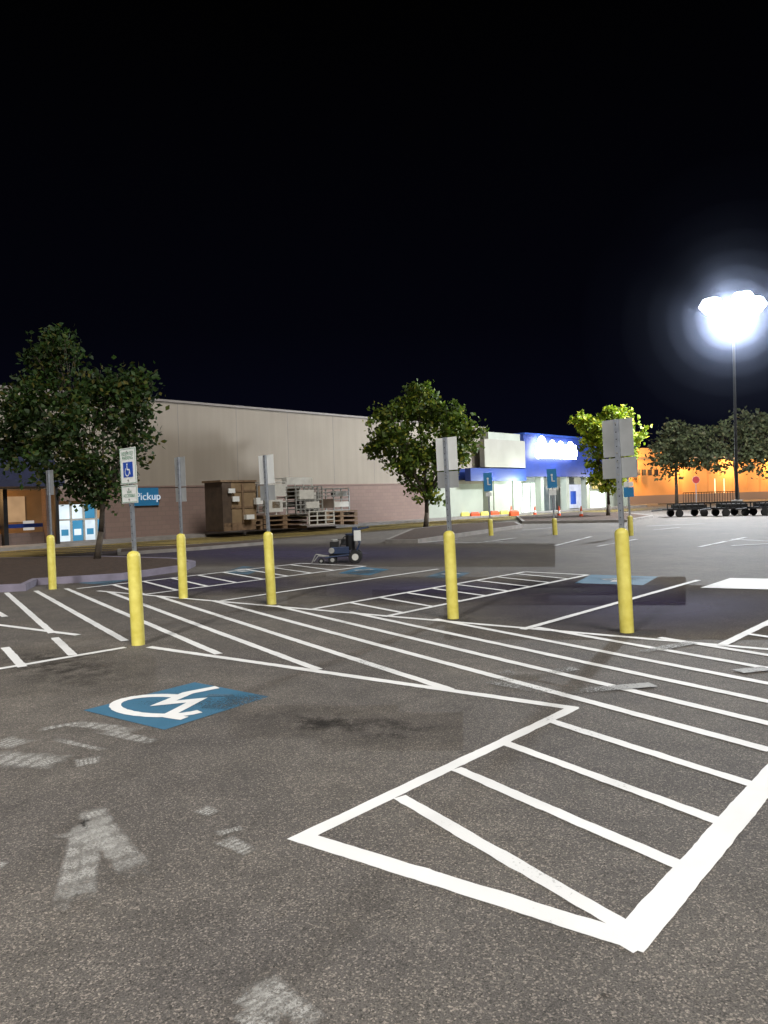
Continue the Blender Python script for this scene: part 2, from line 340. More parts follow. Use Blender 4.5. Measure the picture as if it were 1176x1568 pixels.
decals("painted_bollard_shadows",stain_or_shade("painted_shadow",(.03,.027,.024),.5,6,lo=.25,hi=.6),[rect(975,970,45,6),rect(425,931,38,6),rect(700,950,36,6),rect(290,916,30,5),rect(860,903,90,9,-10),rect(390,905,50,6),rect(830,893,60,7,-20)],.0026)  # cast shadows of bollards and signs painted on the ground
# pale paint smears dragged by tyres
def smears(name,m,strokes,z):
    vs=[];fs=[];uv=[]
    for (u0,v0,u1,v1,w) in strokes:
        a=G(u0,v0);b=G(u1,v1); dd=(b-a).normalized(); n=Vector((-dd.y,dd.x,0))*w/2; k=len(vs); zz=Vector((0,0,z)); z+=.0001
        vs+=[a-n+zz,b-n*.7+zz,b+n*.95+zz,a+n+zz]; fs.append((k,k+1,k+2,k+3)); uv+=[(0,0),(1,0),(1,1),(0,1)]
    return mesh(name,vs,fs,m,uvs=uv)
smears("tire_dust_marks",stain_or_shade("pale_dust",(.46,.45,.425),.85,11,True),
 [(88,1410,126,1250,.10),(120,1400,152,1240,.13),(220,1352,135,1228,.18),(92,1268,200,1308,.17),(115,1256,175,1240,.14),(140,1250,180,1320,.12),
  (-40,1160,110,1170,.34),(-10,1133,35,1144,.28),(50,1174,95,1162,.16),(108,1171,160,1163,.20),
  (98,1106,220,1122,.18),(145,1117,245,1140,.15),(50,1120,140,1104,.11),(75,1131,170,1152,.08),
  (365,1515,445,1568,.14),(390,1492,490,1580,.13),(360,1545,425,1590,.10),(335,1283,390,1311,.12),(302,1238,332,1249,.12),(325,1280,376,1268,.08),(-20,1335,8,1318,.14)],.0029)
# yellow fire lane beside the building
fl=Strokes(.0035)
for s in [x*1.3 for x in range(-12,34)]:
    fl.seg(WP(s,2.2,0),WP(s+1.9,5.6,0),.12,YELP)
fl.seg(WP(-16,2.1,0),WP(40,2.1,0),.25,YELP); fl.seg(WP(-16,5.7,0),WP(40,5.7,0),.14,YELP)
fl.b.obj("yellow_fire_lane_markings")
ys=stain_or_shade("yellow_wash",(.25,.19,.06),.8,1.2,lo=.1,hi=.4)
vs=[];fs=[];uv=[]
for i,s in enumerate(range(-16,40,7)):
    k=len(vs)
    for (ss,oo) in ((s-3,1.2),(s+10,1.2),(s+10,7),(s-3,7)):
        p=WP(ss,oo,.0012+i*.0001); vs.append(p)
    fs.append((k,k+1,k+2,k+3)); uv+=[(0,0),(1,0),(1,1),(0,1)]
mesh("faded_yellow_pavement",vs,fs,ys,uvs=uv)
# kerbed islands
def island(name,pts,h=.13,kerb=CONC,inner=MULCH):
    ps=[G(*p) for p in pts]
    bm=bmesh.new(); vv=[bm.verts.new((p.x,p.y,h)) for p in ps]; f=bm.faces.new(vv)
    bm.normal_update()
    if f.normal.z<0: f.normal_flip()
    r=bmesh.ops.extrude_face_region(bm,geom=[f]); ev=[x for x in r['geom'] if isinstance(x,bmesh.types.BMVert)]
    for x in ev: x.co.z=-.02
    tops=[x for x in bm.faces if all(abs(w.co.z-h)<1e-5 for w in x.verts)]
    if not tops: tops=[f]
    bmesh.ops.inset_individual(bm,faces=tops,thickness=.16)
    bm.normal_update()
    me=bpy.data.meshes.new(name); 
    me.materials.append(kerb); me.materials.append(inner)
    for x in tops:
        if x.is_valid: x.material_index=1
    bm.to_mesh(me); bm.free()
    o=bpy.data.objects.new(name,me); sc.collection.objects.link(o)
island("tree_island",[(-260,905),(-20,908),(40,905),(58,896),(190,888),(285,874),(300,867),(270,862),(150,858),(-260,866)],kerb=LILAC)
island("tree_island",[(590,832),(640,832),(720,820),(800,808),(790,803),(700,806),(630,814)])
island("tree_island",[(800,802),(960,800),(1000,793),(960,788),(880,787),(790,793)])
island("tree_island",[(180,851),(300,843),(420,833),(410,830),(290,838),(180,845)],h=.1)
# ---------------------------------------------------------------- building
bld=empty("retail_store_building",P0)
inv=Vector(P0)
def wbox(name,s0,s1,z0,z1,o0,o1,m,parent=bld,bevel=0):
    c=[WP(s,o,z)-(inv if parent is bld else Vector((0,0,0))) for z in (z0,z1) for s,o in ((s0,o0),(s1,o0),(s1,o1),(s0,o1))]
    fs=[(0,1,2,3),(4,7,6,5),(0,4,5,1),(1,5,6,2),(2,6,7,3),(3,7,4,0)]
    uv=[]
    idx=[(s,z) for z in (z0,z1) for s,o in ((s0,o0),(s1,o0),(s1,o1),(s0,o1))]
    for f in fs:
        for i in f: uv.append((idx[i][0],idx[i][1]))
    return mesh(name,c,fs,m,parent,uvs=uv)
sA=WA(745,740)[0]; sB=WA(787,740)[0]; sC=WA(962,740)[0]; s0=-14
ztop=6.05; zb=2.25
wbox("upper_wall",s0,sA,zb,ztop,-12,0,BEIGE)
wbox("parapet_cap",s0-.1,sA,ztop,ztop+.10,-12,.07,DARKC)
sBr=WA(655,750)[0]
wbox("lower_block_wall",0,sBr,.0,zb,-11.9,.05,BRICK)
wbox("band_trim",0,sBr,zb-.0,zb+.07,0.003,.08,BRICK)
wbox("light_wall_section",sBr,sA,0,zb,-11.9,.03,MINT)
z1=WA(720,735)[1]; z2=WA(720,718)[1]
wbox("blue_stripe",WA(690,725)[0],sA,z1,z2,0.003,.10,BLUEW)
# left entrance zone
wbox("entrance_pilaster",-.45,0,0,zb,-11.9,.12,BRICK)
wbox("recess_back_wall",-14,-.45,0,zb,-11.9,-2.2,WARMW)
lit=emi("warm_lit_interior",(1,.62,.33),.5); cool=emi("cool_display_light",(.8,.92,1),1.25); cyan=emi("cyan_display",(.10,.42,.72),.8); posterw=emi("poster_white",(.9,.85,.8),.6)
sd0=WA(93,800)[0]; sd1=WA(170,800)[0]
wbox("door_base",sd0,-.45,0,.12,-.5,0.02,BRICK)
n=4; w=(sd1-sd0)/n
for i in range(n):
    wbox("display_panel",sd0+i*w+.05,sd0+(i+1)*w-.05,.12,.95,-.3,-.25,[cool,cyan,cool,cyan][i])
    wbox("display_panel_top",sd0+i*w+.05,sd0+(i+1)*w-.05,1.02,1.6,-.3,-.25,[cool,cool,cyan,lit][i])
    wbox("display_stripe",sd0+i*w+.12,sd0+(i+1)*w-.12,.35,.6,-.245,-.23,[cyan,cool,cyan,cool][i])
    wbox("door_mullion",sd0+i*w-.03,sd0+i*w+.03,.12,1.9,-.32,-.18,WMET)
wbox("door_head",sd0,-.45,1.75,zb,-.5,.02,BRICK)
wbox("door_rail",sd0,-.45,.95,1.01,-.32,-.2,WMET)
for i in range(5):
    s=sd0-.5-i*1.6
    wbox("warm_window",s-1.4,s,.95,2.0,-2.19,-2.16,lit)
    wbox("window_column",s,s+.16,0,zb,-.5,-.1,DARK if i%2 else BRICK)
wbox("low_wall",-14,sd0-.1,0,.55,-.7,-.4,BRICK)
wbox("blue_rail",-14,sd0-.3,.75,.9,-.6,-.5,SIGNB)
for i in range(6): wbox("window_display",sd0-.9-i*1.35,sd0-.5-i*1.35,.62,1.0,-1.4,-1.3,[posterw,SIGNB,ORANGE][i%3])
sa1=WA(72,745)[0]
b=B()
def wl(s,o,z): return WP(s,o,z)-inv
b.add([wl(-14,0.005,4.05),wl(sa1,0.005,4.05),wl(sa1,1.6,2.55),wl(-14,1.6,2.55),wl(-14,1.6,2.3),wl(sa1,1.6,2.3),wl(sa1,.005,2.3),wl(-14,.005,2.3)],[(0,3,2,1),(3,4,5,2),(4,7,6,5),(1,2,5,6),(0,7,4,3)],NAVY)
b.obj("awning",bld)
for i in range(3): wbox("awning_post",sa1-.3-i*3.2,sa1-.18-i*3.2,0,2.32,1.3,1.42,DARK)
u0,za=WA(197,775); u1,zc=WA(240,747)
wbox("pickup_sign_panel",u0,u1,za,zc,.055,.14,SIGNC)
cu=bpy.data.curves.new("pickup_sign_text",'FONT'); cu.body="Pickup"; cu.size=.46; cu.extrude=.01; cu.align_x='LEFT'; cu.align_y='CENTER'; cu.materials.append(emi("sign_letter_white",(.8,.9,1),.75))
t=bpy.data.objects.new("pickup_sign_text",cu); sc.collection.objects.link(t); t.parent=bld
sx=WA(207,762,.15)[0]; t.location=WP(sx,.16,(za+zc)/2)-inv; ang=math.atan2(E.y,E.x); t.rotation_euler=(math.pi/2,0,ang)
s=WA(332,780)[0]; wbox("utility_door",s,s+.5,0,2.0,.055,.09,BRICK)
for i in range(1,9): wbox("panel_joint",i*3.2,i*3.2+.03,zb+.08,ztop-.01,.002,.006,DARKC)
# right entrance tower
wbox("tower_side_wall",WA(737,690)[0],sB,0,5.75,-8,.6,MINT)
zt0=WA(760,716,.6)[1]; zt1=WA(760,674,.6)[1]
wbox("tower_box",WA(737,690,.6)[0]-.2,sB+.0,zt0,zt1,.603,1.0,TOWER)
wbox("tower_blue_band",WA(712,725,.6)[0],sB,z1-.1,z2,.603,1.05,BLUEW)
zf0=WA(830,730,.6)[1]; zf1=WA(790,665,.6)[1]
wbox("blue_fascia",sB,sC,zf0,zf1,-8,.9,BLUEW)
wbox("fascia_cap",sB,sC+.1,zf1,zf1+.12,-8,1.0,mat("blue_cap",(.02,.06,.3),.5))
wbox("entry_back_wall",sB,sC,0,zf0,-8,-.6,MINT)
for u in (758,787,829,868,899,935,960):
    s=WA(u,770,.6)[0]; wbox("entry_column",s-.22,s+.22,0,zf0,.2,.7,MINT)
white=emi("entrance_light",(.88,1,.92),3.2); whs=emi("sign_glow",(.92,.95,1),20)
def wlit(u0,v0,u1,v1,o,m,name):
    a=WA(u0,(v0+v1)/2,o)[0]; c=WA(u1,(v0+v1)/2,o)[0]; zz0=WA((u0+u1)/2,v1,o)[1]; zz1=WA((u0+u1)/2,v0,o)[1]
    return wbox(name,a,c,max(zz0,.02),zz1,o-.04,o,m)
wlit(791,740,826,784,-.5,white,"lit_entrance_glass")
for u in (800,812): wlit(u,740,u+1.2,784,-.45,GREYM,"door_frame")
wlit(868,742,890,778,-.3,emi("poster_light",(.8,.85,1),1.1),"window_poster"); wlit(874,752,882,772,-.27,SIGNB,"poster_figure")
wlit(905,752,932,782,-.5,white,"lit_vestibule_glass"); wlit(908,735,922,748,-.4,emi("yellow_sign",(1,.8,.3),1.2),"door_sign")
wlit(833,745,866,784,-.5,mat("dim_door_glass",(.10,.12,.12),.3,0,.5,2),"dark_door_glass")
for u in (841,850,858): wlit(u,745,u+1,784,-.45,GREYM,"door_frame")
o=1.25
wlit(821,680,882,702,o,whs,"illuminated_sign_panel")
b=B()
for u,v,r in ((830,679,.55),(846,682,.40),(859,684,.42),(874,686,.50),(824,694,.4),(880,694,.4)):
    s,z=WA(u,v,o+.02); b.cyl(wl(s,o-.03,z),wl(s,o+.021,z),r,whs,n=20)
b.obj("illuminated_sign_letters",bld)
wbox("store_sidewalk",-14,sC,0,.12,.05,1.7,CONC,parent=None)
# ---------------------------------------------------------------- sodium lit building right
ob=empty("sodium_lit_building")
def rbox(name,u0,u1,va,vb,y0,y1,m,dep=8):
    a=AT(u0,va,y0); bq=AT(u1,va,y1); zt=a.z; zl=max(AT(u0,vb,y0).z,0)
    vs=[(a.x,a.y,zl),(bq.x,bq.y,zl),(bq.x,bq.y+dep,zl),(a.x,a.y+dep,zl),(a.x,a.y,zt),(bq.x,bq.y,zt),(bq.x,bq.y+dep,zt),(a.x,a.y+dep,zt)]
    return mesh(name,vs,CF,m,ob)
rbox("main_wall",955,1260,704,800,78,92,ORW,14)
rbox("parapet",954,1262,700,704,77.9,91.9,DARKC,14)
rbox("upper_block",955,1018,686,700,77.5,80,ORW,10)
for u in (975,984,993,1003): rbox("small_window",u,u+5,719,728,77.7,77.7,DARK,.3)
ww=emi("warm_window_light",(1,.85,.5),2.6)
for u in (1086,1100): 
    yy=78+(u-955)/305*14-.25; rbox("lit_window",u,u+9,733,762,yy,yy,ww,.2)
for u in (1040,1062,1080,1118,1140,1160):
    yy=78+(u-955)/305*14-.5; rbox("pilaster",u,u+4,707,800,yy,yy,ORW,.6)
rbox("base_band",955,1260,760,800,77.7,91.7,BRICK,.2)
# railing
b=B(); y=70
for i in range(22):
    p=AT(1046+i*4,760,y); b.cyl((p.x,y,0),(p.x,y,1.1),.025,DARK,n=6)
a=AT(1046,760,y);c=AT(1130,760,y); b.cyl((a.x,y,1.1),(c.x,y,1.1),.035,DARK,n=6); b.cyl((a.x,y,.15),(c.x,y,.15),.03,DARK,n=6)
b.obj("metal_railing")
st=empty("stop_sign"); p=AT(1066,770,62); st.location=(p.x,62,0)
b=B(); b.cyl((0,0,0),(0,0,2.2),.035,STEEL); b.obj("post",st)
b=B(); b.cyl((0,-.04,2.2),(0,-.06,2.2),.30,REDS,n=8); b.cyl((0,-.035,2.2),(0,-.05,2.2),.33,ALU,n=8); b.obj("plate",st)
# ---------------------------------------------------------------- signs on bollards
phi=-math.atan2(.68,.74)
def sign(name,base,top,bt,plates,front=False,yaw=phi,r=.07,post=STEEL):
    p=G(*base); q=AT(top[0],top[1],p.y); ax=q-p; H=ax.length
    e=empty(name,p); e.rotation_mode='QUATERNION'; e.rotation_quaternion=Vector((0,0,1)).rotation_difference(ax)
    zf=lambda v:(base[1]-v)/(base[1]-top[1])*H
    hb=zf(bt); b=B()
    prof=[(r*1.0,-.02),(r,hb-.05),(r*.93,hb-.02),(r*.7,hb),(r*.35,hb+.012),(0.001,hb+.015)]
    n=20; vs=[];fs=[]
    for rr,z in prof:
        for i in range(n): t=2*math.pi*i/n; vs.append(Vector((rr*math.cos(t),rr*math.sin(t),z)))
    for j in range(len(prof)-1):
        for i in range(n): fs.append((j*n+i,j*n+(i+1)%n,(j+1)*n+(i+1)%n,(j+1)*n+i))
    mesh("bollard",vs,fs,YEL,e,smooth=True)
    rt=Matrix.Rotation(yaw,3,'Z'); b=B(); z0=hb-.05
    b.box((0,0,(z0+H)/2),(.045,.005,H-z0),post,yaw)
    for sx in(-1,1): b.add([rt@Vector((sx*.022,y,z)) + rt@Vector((dx,0,0)) for z in (z0,H) for dx,y in ((0,0),(.004*sx,0),(.004*sx,.025),(0,.025))],CF,post)
    k=z0+.1
    while k<H: 
        c=rt@Vector((0,-.0035,k)); b.box((c.x,c.y,k),(.011,.001,.011),DARK,yaw); k+=.075
    b.obj("post",e)
    yo=-.008 if front else .034
    for i,(v0,v1,w,m) in enumerate(plates):
        za,zb_=zf(v0),zf(v1); c=rt@Vector((0,yo,0))
        bb=B(); bb.box((c.x,c.y,(za+zb_)/2),(w,.004,za-zb_),m,yaw); bb.obj("sign_plate",e,bevel=.0015)
        for zz in (za-.04,zb_+.04):
            c2=rt@Vector((0,yo-.006 if front else -.006,0)); bb=B(); n_=rt@Vector((0,-.006,0)); bb.cyl((c2.x,c2.y,zz),(c2.x+n_.x,c2.y+n_.y,zz),.01,GREYM,n=8); bb.obj("bolt",e)
    return e,zf,rt,H
def txt(body,size,e,loc,yaw,m):
    cu=bpy.data.curves.new("lettering",'FONT'); cu.body=body; cu.size=size; cu.align_x='CENTER'; cu.align_y='CENTER'; cu.materials.append(m); cu.space_line=.85
    t=bpy.data.objects.new("lettering",cu); sc.collection.objects.link(t); t.parent=e; t.location=loc; t.rotation_euler=(math.pi/2,0,yaw)
e,zf,rt,H=sign("accessible_parking_sign",(212,987),(196,686),845,[(686,741,.34,SIGNW),(743,770,.34,SIGNW)],front=True)
def on(x,y,z): return rt@Vector((x,y,0))+Vector((0,0,z))
zc=zf(719); bb=B()
c=on(0,-.012,zc); bb.box(c,(.20,.002,.16),SIGNB,phi)
def stroke(x0,z0,x1,z1,w,m,y=-.0145):
    a=Vector((x0,z0))*1.3;bq=Vector((x1,z1))*1.3; dd=(bq-a).normalized(); nn=Vector((-dd.y,dd.x))*w/2*1.3
    bb.add([on(q.x,y,zc+q.y) for q in (a-nn,bq-nn,bq+nn,a+nn)],[(0,1,2,3)],m)
SW=SIGNW
stroke(-.012,.05,-.012,.035,.018,SW); stroke(-.012,.03,-.008,-.004,.012,SW,-.0147); stroke(-.008,.0,.022,.0,.011,SW,-.0149); stroke(.022,.004,.035,-.04,.011,SW,-.0151)
pr=None
for i in range(11):
    t=math.radians(120+i*24); pt=(-.01+.034*math.cos(t),-.018+.034*math.sin(t))
    if pr: stroke(*pr,*pt,.009,SW,-.0153-.0001*i)
    pr=pt
bb.obj("wheelchair_symbol",e)
txt("RESERVED\nPARKING",.055,e,on(0,-.0125,zf(698)),phi,GREENT); txt("VAN\nACCESSIBLE",.048,e,on(0,-.0125,zf(756)),phi,GREENT); 
for (v0,v1) in ((687.5,739.5),(744.5,768.5)):
    bb=B()
    for x in(-.158,.158): bb.box(on(x,-.012,(zf(v0)+zf(v1))/2),(.004,.002,zf(v0)-zf(v1)),GREENT,phi)
    for z in (zf(v0),zf(v1)): bb.box(on(0,-.0122,z),(.315,.002,.004),GREENT,phi)
    bb.obj("sign_border",e)
sign("accessible_parking_sign",(81,902),(73,720),820,[(720,758,.30,ALU)])
sign("accessible_parking_sign",(281,916),(272,700),818,[(700,745,.30,ALU),(747,768,.30,ALU)])
sign("accessible_parking_sign",(416,925),(404,697),815,[(697,741,.34,SIGNW),(743,766,.34,ALU)])
sign("accessible_parking_sign",(694,947),(680,670),814,[(670,720,.32,SIGNW),(722,747,.32,ALU)])
sign("accessible_parking_sign",(960,968),(942,642),810,[(642,699,.34,ALU),(701,732,.38,ALU)],r=.072)
def fsign(b0,t0,bt,pl): 
    e,zf,rt,H=sign("blue_parking_sign",b0,t0,bt,pl,front=True,yaw=0.15,r=.085)
    for (v0,v1,w,m) in pl[:1]:
        bb=B(); z=(zf(v0)+zf(v1))/2; bb.cyl((0,-.014,z+.12),(0,-.02,z+.12),.04,SIGNW); bb.box((0,-.017,z-.02),(.04,.006,.18),SIGNW); bb.box((.05,-.017,z-.10),(.10,.006,.035),SIGNW); bb.obj("wheelchair_symbol",e)
fsign((752,820),(746,724),795,[(724,752,.32,SIGNC),(754,760,.22,SIGNW)])
fsign((850,819),(844,718),794,[(718,747,.36,SIGNC),(749,758,.26,SIGNW)])
fsign((966,820),(961,724),790,[(738,745,.34,SIGNW),(746,761,.36,SIGNC)])
# ---------------------------------------------------------------- trees
def leaves(name,clumps,n,size,m,parent,seed):
    rnd=random.Random(seed); vs=[];fs=[]
    for (c,r) in clumps:
        for i in range(n):
            p=c+Vector((rnd.gauss(0,1),rnd.gauss(0,1),rnd.gauss(0,.8)))*r
            nrm=Vector((rnd.gauss(0,1),rnd.gauss(0,1),rnd.gauss(.3,1))).normalized(); a=nrm.orthogonal().normalized(); a=Quaternion(nrm,rnd.uniform(0,6.28))@a; b=nrm.cross(a)
            s=size*rnd.uniform(.6,1.25); k=len(vs)
            dr=nrm*(-.12*s)
            vs+=[p-a*s*.55,p+b*s*.38,p+a*s*.62+dr,p-b*s*.38]; fs.append((k,k+1,k+2,k+3))
    return mesh(name,vs,fs,m,parent)
def tree(name,base,lobes,m,seed,cl=26,n=22,size=.13,trunk=.11,depthscale=.8,y=None,trunktop=None,sp=(.09,.22)):
    rnd=random.Random(seed); p=G(*base) if y is None else Vector((AT(base[0],base[1],y).x,y,0))
    ppm=F/p.y; e=empty(name,p)
    L=[]
    for (u,v,ru,rv) in lobes:
        q=AT(u,v,p.y)-p; L.append((Vector((q.x,rnd.uniform(-.25,.25)*ru/ppm*2,q.z)),ru/ppm,rv/ppm))
    clumps=[]
    for (c,rx,rz) in L:
        k=int(cl*(rx*rz)/ .9*1.0)+8; k=min(k,170)
        for i in range(k):
            dv=Vector((rnd.gauss(0,1),rnd.gauss(0,1),rnd.gauss(0,1))).normalized(); rad=rnd.uniform(.25,1.03)**.6
            if rnd.random()<.15: rad*=rnd.uniform(1.05,1.32)
            clumps.append((c+Vector((dv.x*rx*rad,dv.y*rx*depthscale*rad,dv.z*rz*rad)),rnd.uniform(*sp)))
    leaves("foliage",clumps,n,size,m,e,seed)
    b=B(); tt=Vector((L[0][0].x*.25,0,min(c.z-rz*.3 for c,rx,rz in L)))
    if trunktop: q=AT(trunktop[0],trunktop[1],p.y)-p; tt=Vector((q.x,0,q.z))
    mid=tt*.5+Vector((.03,0,0))
    b.cyl((0,0,0),mid,trunk*1.15,BARK,trunk*.85,10); b.cyl(mid,tt,trunk*.85,BARK,trunk*.65,10)
    for (c,rx,rz) in L:
        j=tt.lerp(c,.55)+Vector((rnd.uniform(-.1,.1),rnd.uniform(-.1,.1),-.1)); b.cyl(tt-Vector((0,0,.05)),j,trunk*.5,BARK,trunk*.3,8); b.cyl(j,c,trunk*.3,BARK,trunk*.12,6)
        for i in range(7):
            dv=Vector((rnd.gauss(0,1),rnd.gauss(0,1),abs(rnd.gauss(.2,.9)))).normalized(); ee=c+Vector((dv.x*rx,dv.y*rx,dv.z*rz))*.9
            b.cyl(j.lerp(c,rnd.random()),ee,trunk*.12,BARK,.006,5)
    b.obj("trunk",e,smooth=True)
LG=leafmat("leaf_green",(.018,.045,.009),(.045,.095,.014),(.14,.12,.02))
LM=leafmat("leaf_midgreen",(.045,.09,.010),(.14,.22,.022),(.32,.31,.03))
LY=leafmat("leaf_yellowgreen",(.10,.17,.010),(.34,.44,.02),(.60,.54,.04))
LD=leafmat("leaf_dull",(.055,.07,.03),(.11,.13,.055),(.16,.15,.07))
tree("maple_tree",(148,863),[(75,640,58,60),(88,560,40,48),(190,612,40,44),(118,690,84,54),(150,738,50,38),(36,625,34,42),(205,660,28,46),(215,588,20,24),(50,680,46,44),(88,525,18,22),(128,640,50,56),(165,590,22,30),(60,555,22,22)],LG,1,cl=52,n=24,size=.135,trunk=.085,trunktop=(158,765))
tree("maple_tree",(652,808),[(650,660,70,50),(645,622,46,28),(600,652,36,38),(702,668,34,30),(648,710,46,38),(655,755,26,18),(686,640,28,24),(585,680,26,26),(725,665,15,10),(625,700,36,30),(640,600,20,12),(690,700,30,26)],LM,2,cl=24,n=25,size=.2,trunk=.12,trunktop=(653,762))
tree("maple_tree",(931,793),[(930,668,36,30),(930,700,40,26),(888,645,16,13),(972,668,17,15),(930,730,26,26),(935,634,20,12),(905,660,22,24),(960,645,14,14),(950,690,30,24)],LY,3,cl=24,n=24,size=.21,trunk=.11,trunktop=(931,752))
tree("shade_tree",(1036,768),[(1030,690,34,36),(1010,700,24,28),(1052,695,22,30),(1030,660,18,16)],LD,4,cl=8,n=20,size=.32,trunk=.14,y=66,sp=(.2,.45))
tree("shade_tree",(1130,770),[(1110,685,50,36),(1150,650,30,22),(1160,695,36,30),(1080,690,26,26),(1180,670,36,40),(1075,668,18,12)],LD,5,cl=8,n=22,size=.32,trunk=.16,y=62,sp=(.2,.45))
tree("shade_tree",(1215,772),[(1215,680,50,50)],LD,6,cl=9,n=24,size=.3,trunk=.16,y=66)
# ---------------------------------------------------------------- stacked fixtures by the wall
def wb(b,u0,u1,v0,v1,o0,o1,m):
    s0=WA(u0,800,o1)[0]; s1=WA(u1,800,o1)[0]; z0=max(WA((u0+u1)/2,v1,o1)[1],.125 if o0<1.7 else .0); z1=WA((u0+u1)/2,v0,o1)[1]
    c=[WP(s,o,z) for z in (z0,z1) for s,o in ((s0,o1),(s1,o1),(s1,o0),(s0,o0))]
    b.add(c,CF,m)
b=B(); wb(b,342,356,738,812,1.9,3.2,DKWOOD); wb(b,356,393,738,800,1.9,3.2,PLY); wb(b,355,394,750,753,3.2,3.24,WOOD); wb(b,355,394,775,778,3.2,3.24,WOOD); wb(b,372,375,740,800,3.24,3.27,WOOD); wb(b,340,395,735,738,1.85,3.25,WOOD); wb(b,343,392,800,812,1.9,3.2,WOOD)
b.obj("wooden_crate")
def pallets(name,u0,u1,v0,v1,o0,o1,nl):
    b=B(); h=(v1-v0)/nl
    for i in range(nl):
        v=v0+i*h; wb(b,u0,u1,v,v+h*.28,o0,o1,WOOD)
        for k in (0,.45,.9): wb(b,u0+(u1-u0)*k,u0+(u1-u0)*(k+.1),v+h*.28,v+h,o0,o1-.02,WOOD)
    b.obj(name)
pallets("pallet_stack",404,470,788,809,1.9,3.1,3); pallets("pallet_stack",372,402,796,811,2.2,3.2,2); pallets("pallet_stack",500,548,782,803,1.9,3.1,3)
def rack(name,u0,u1,v0,v1,o0,o1,ns,nc,m,panels=()):
    b=B()
    for i in range(nc+1):
        u=u0+(u1-u0)*i/nc; wb(b,u-.7,u+.7,v0,v1,o1-.05,o1,m); wb(b,u-.7,u+.7,v0,v1,o0,o0+.05,m)
    for j in range(ns+1):
        v=v0+(v1-v0)*j/ns; wb(b,u0,u1,v-.7,v+.7,o0,o1+.01,m)
    for (a,c,d_,f,mm) in panels: wb(b,a,c,d_,f,o1-.3,o1+.03,mm)
    b.obj(name)
rack("white_shelving_unit",408,440,738,789,2.0,2.9,5,2,WMET,[(413,439,741,760,WMET),(410,434,765,784,WMET),(418,430,768,778,PLY)])
rack("white_shelving_unit",441,480,732,790,1.9,2.8,4,3,WMET,[(441,479,731,742,WMET),(460,492,754,768,WMET),(462,490,770,782,WMET),(444,460,748,764,PLY),(441,459,768,776,WMET)])
rack("wire_rack",455,495,745,786,2.9,3.6,6,6,GREYM,[(460,482,750,764,WMET),(470,490,768,778,WMET)])
rack("white_frame_cart",474,512,783,803,3.0,3.7,3,3,WMET)
rack("dark_metal_rack",489,536,748,787,1.9,2.9,7,4,GREYM,[(491,512,764,778,DKWOOD),(515,533,752,760,GREYM),(513,535,768,776,WMET)])
rack("wire_rack",396,412,742,785,2.0,2.8,4,1,GREYM,[(397,411,744,762,PLY)])
b=B(); wb(b,352,362,748,755,3.28,3.34,SIGNW); wb(b,358,368,760,768,3.28,3.34,SIGNW); wb(b,378,390,788,795,3.3,3.5,SIGNW); wb(b,394,404,762,772,3.3,3.5,SIGNW); b.obj("cardboard_labels")
# ---------------------------------------------------------------- line striping machine
base=G(524,862); mc=empty("line_striping_machine",base); pm=F/base.y
def Q(u,v,y=0): return Vector(((u-524)/pm,y,max((862-v)/pm,0)))
b=B(); 
for yy in(-.26,.26): b.wheel(Q(545,852,yy),.155,.09,(0,1,0),BLACK,WMET)
b.cyl(Q(545,852,-.26),Q(545,852,.26),.02,DARK)
for yy in(-.16,.16): b.wheel(Q(510,856,yy),.095,.06,(0,1,0),BLACK,GREYM)
b.wheel(Q(492,858,0),.065,.05,(0,1,0),BLACK,GREYM); b.obj("wheels",mc)
b=B()
for yy in(-.2,.2): b.path([Q(500,852,yy),Q(545,848,yy),Q(552,832,yy),Q(543,812,yy),Q(566,808,yy)],.018,MBLUE)
b.path([Q(566,808,-.2),Q(566,808,.2)],.018,BLACK); b.path([Q(543,812,-.2),Q(543,812,.2)],.016,MBLUE)
b.path([Q(505,852),Q(488,850),Q(481,858)],.014,GREYM); b.path([Q(505,850,-.2),Q(486,846,-.32),Q(479,860,-.32)],.012,GREYM); b.path([Q(500,852,-.2),Q(500,852,.2)],.018,MBLUE)
b.path([Q(520,840,-.1),Q(528,822,-.12),Q(538,818,-.12)],.01,BLACK); b.path([Q(512,838,.1),Q(518,826,.0),Q(534,828,.1)],.01,BLACK)
b.obj("frame_and_handlebar",mc)
b=B(); b.box(Q(522,842),(.42,.34,.16),MBLUE); b.box(Q(513,834),(.2,.26,.16),BLACK); b.cyl(Q(513,829),Q(513,825),.08,GREYM); b.box(Q(528,830,.05),(.14,.2,.14),DARK); b.cyl(Q(509,842,-.2),Q(509,842,-.12),.07,GREYM); b.box(Q(520,850,-.02),(.5,.22,.05),DARK)
b.obj("engine",mc,bevel=.012)
b=B(); b.cyl(Q(538,842),Q(538,820),.11,DARK,.12,n=18); b.cyl(Q(538,820),Q(538,817),.125,MBLUE,n=18); b.box(Q(549,820,-.22),(.16,.08,.24),SIGNW); b.box(Q(545,812,0),(.12,.25,.14),MBLUE); b.obj("paint_tank",mc,bevel=.008)
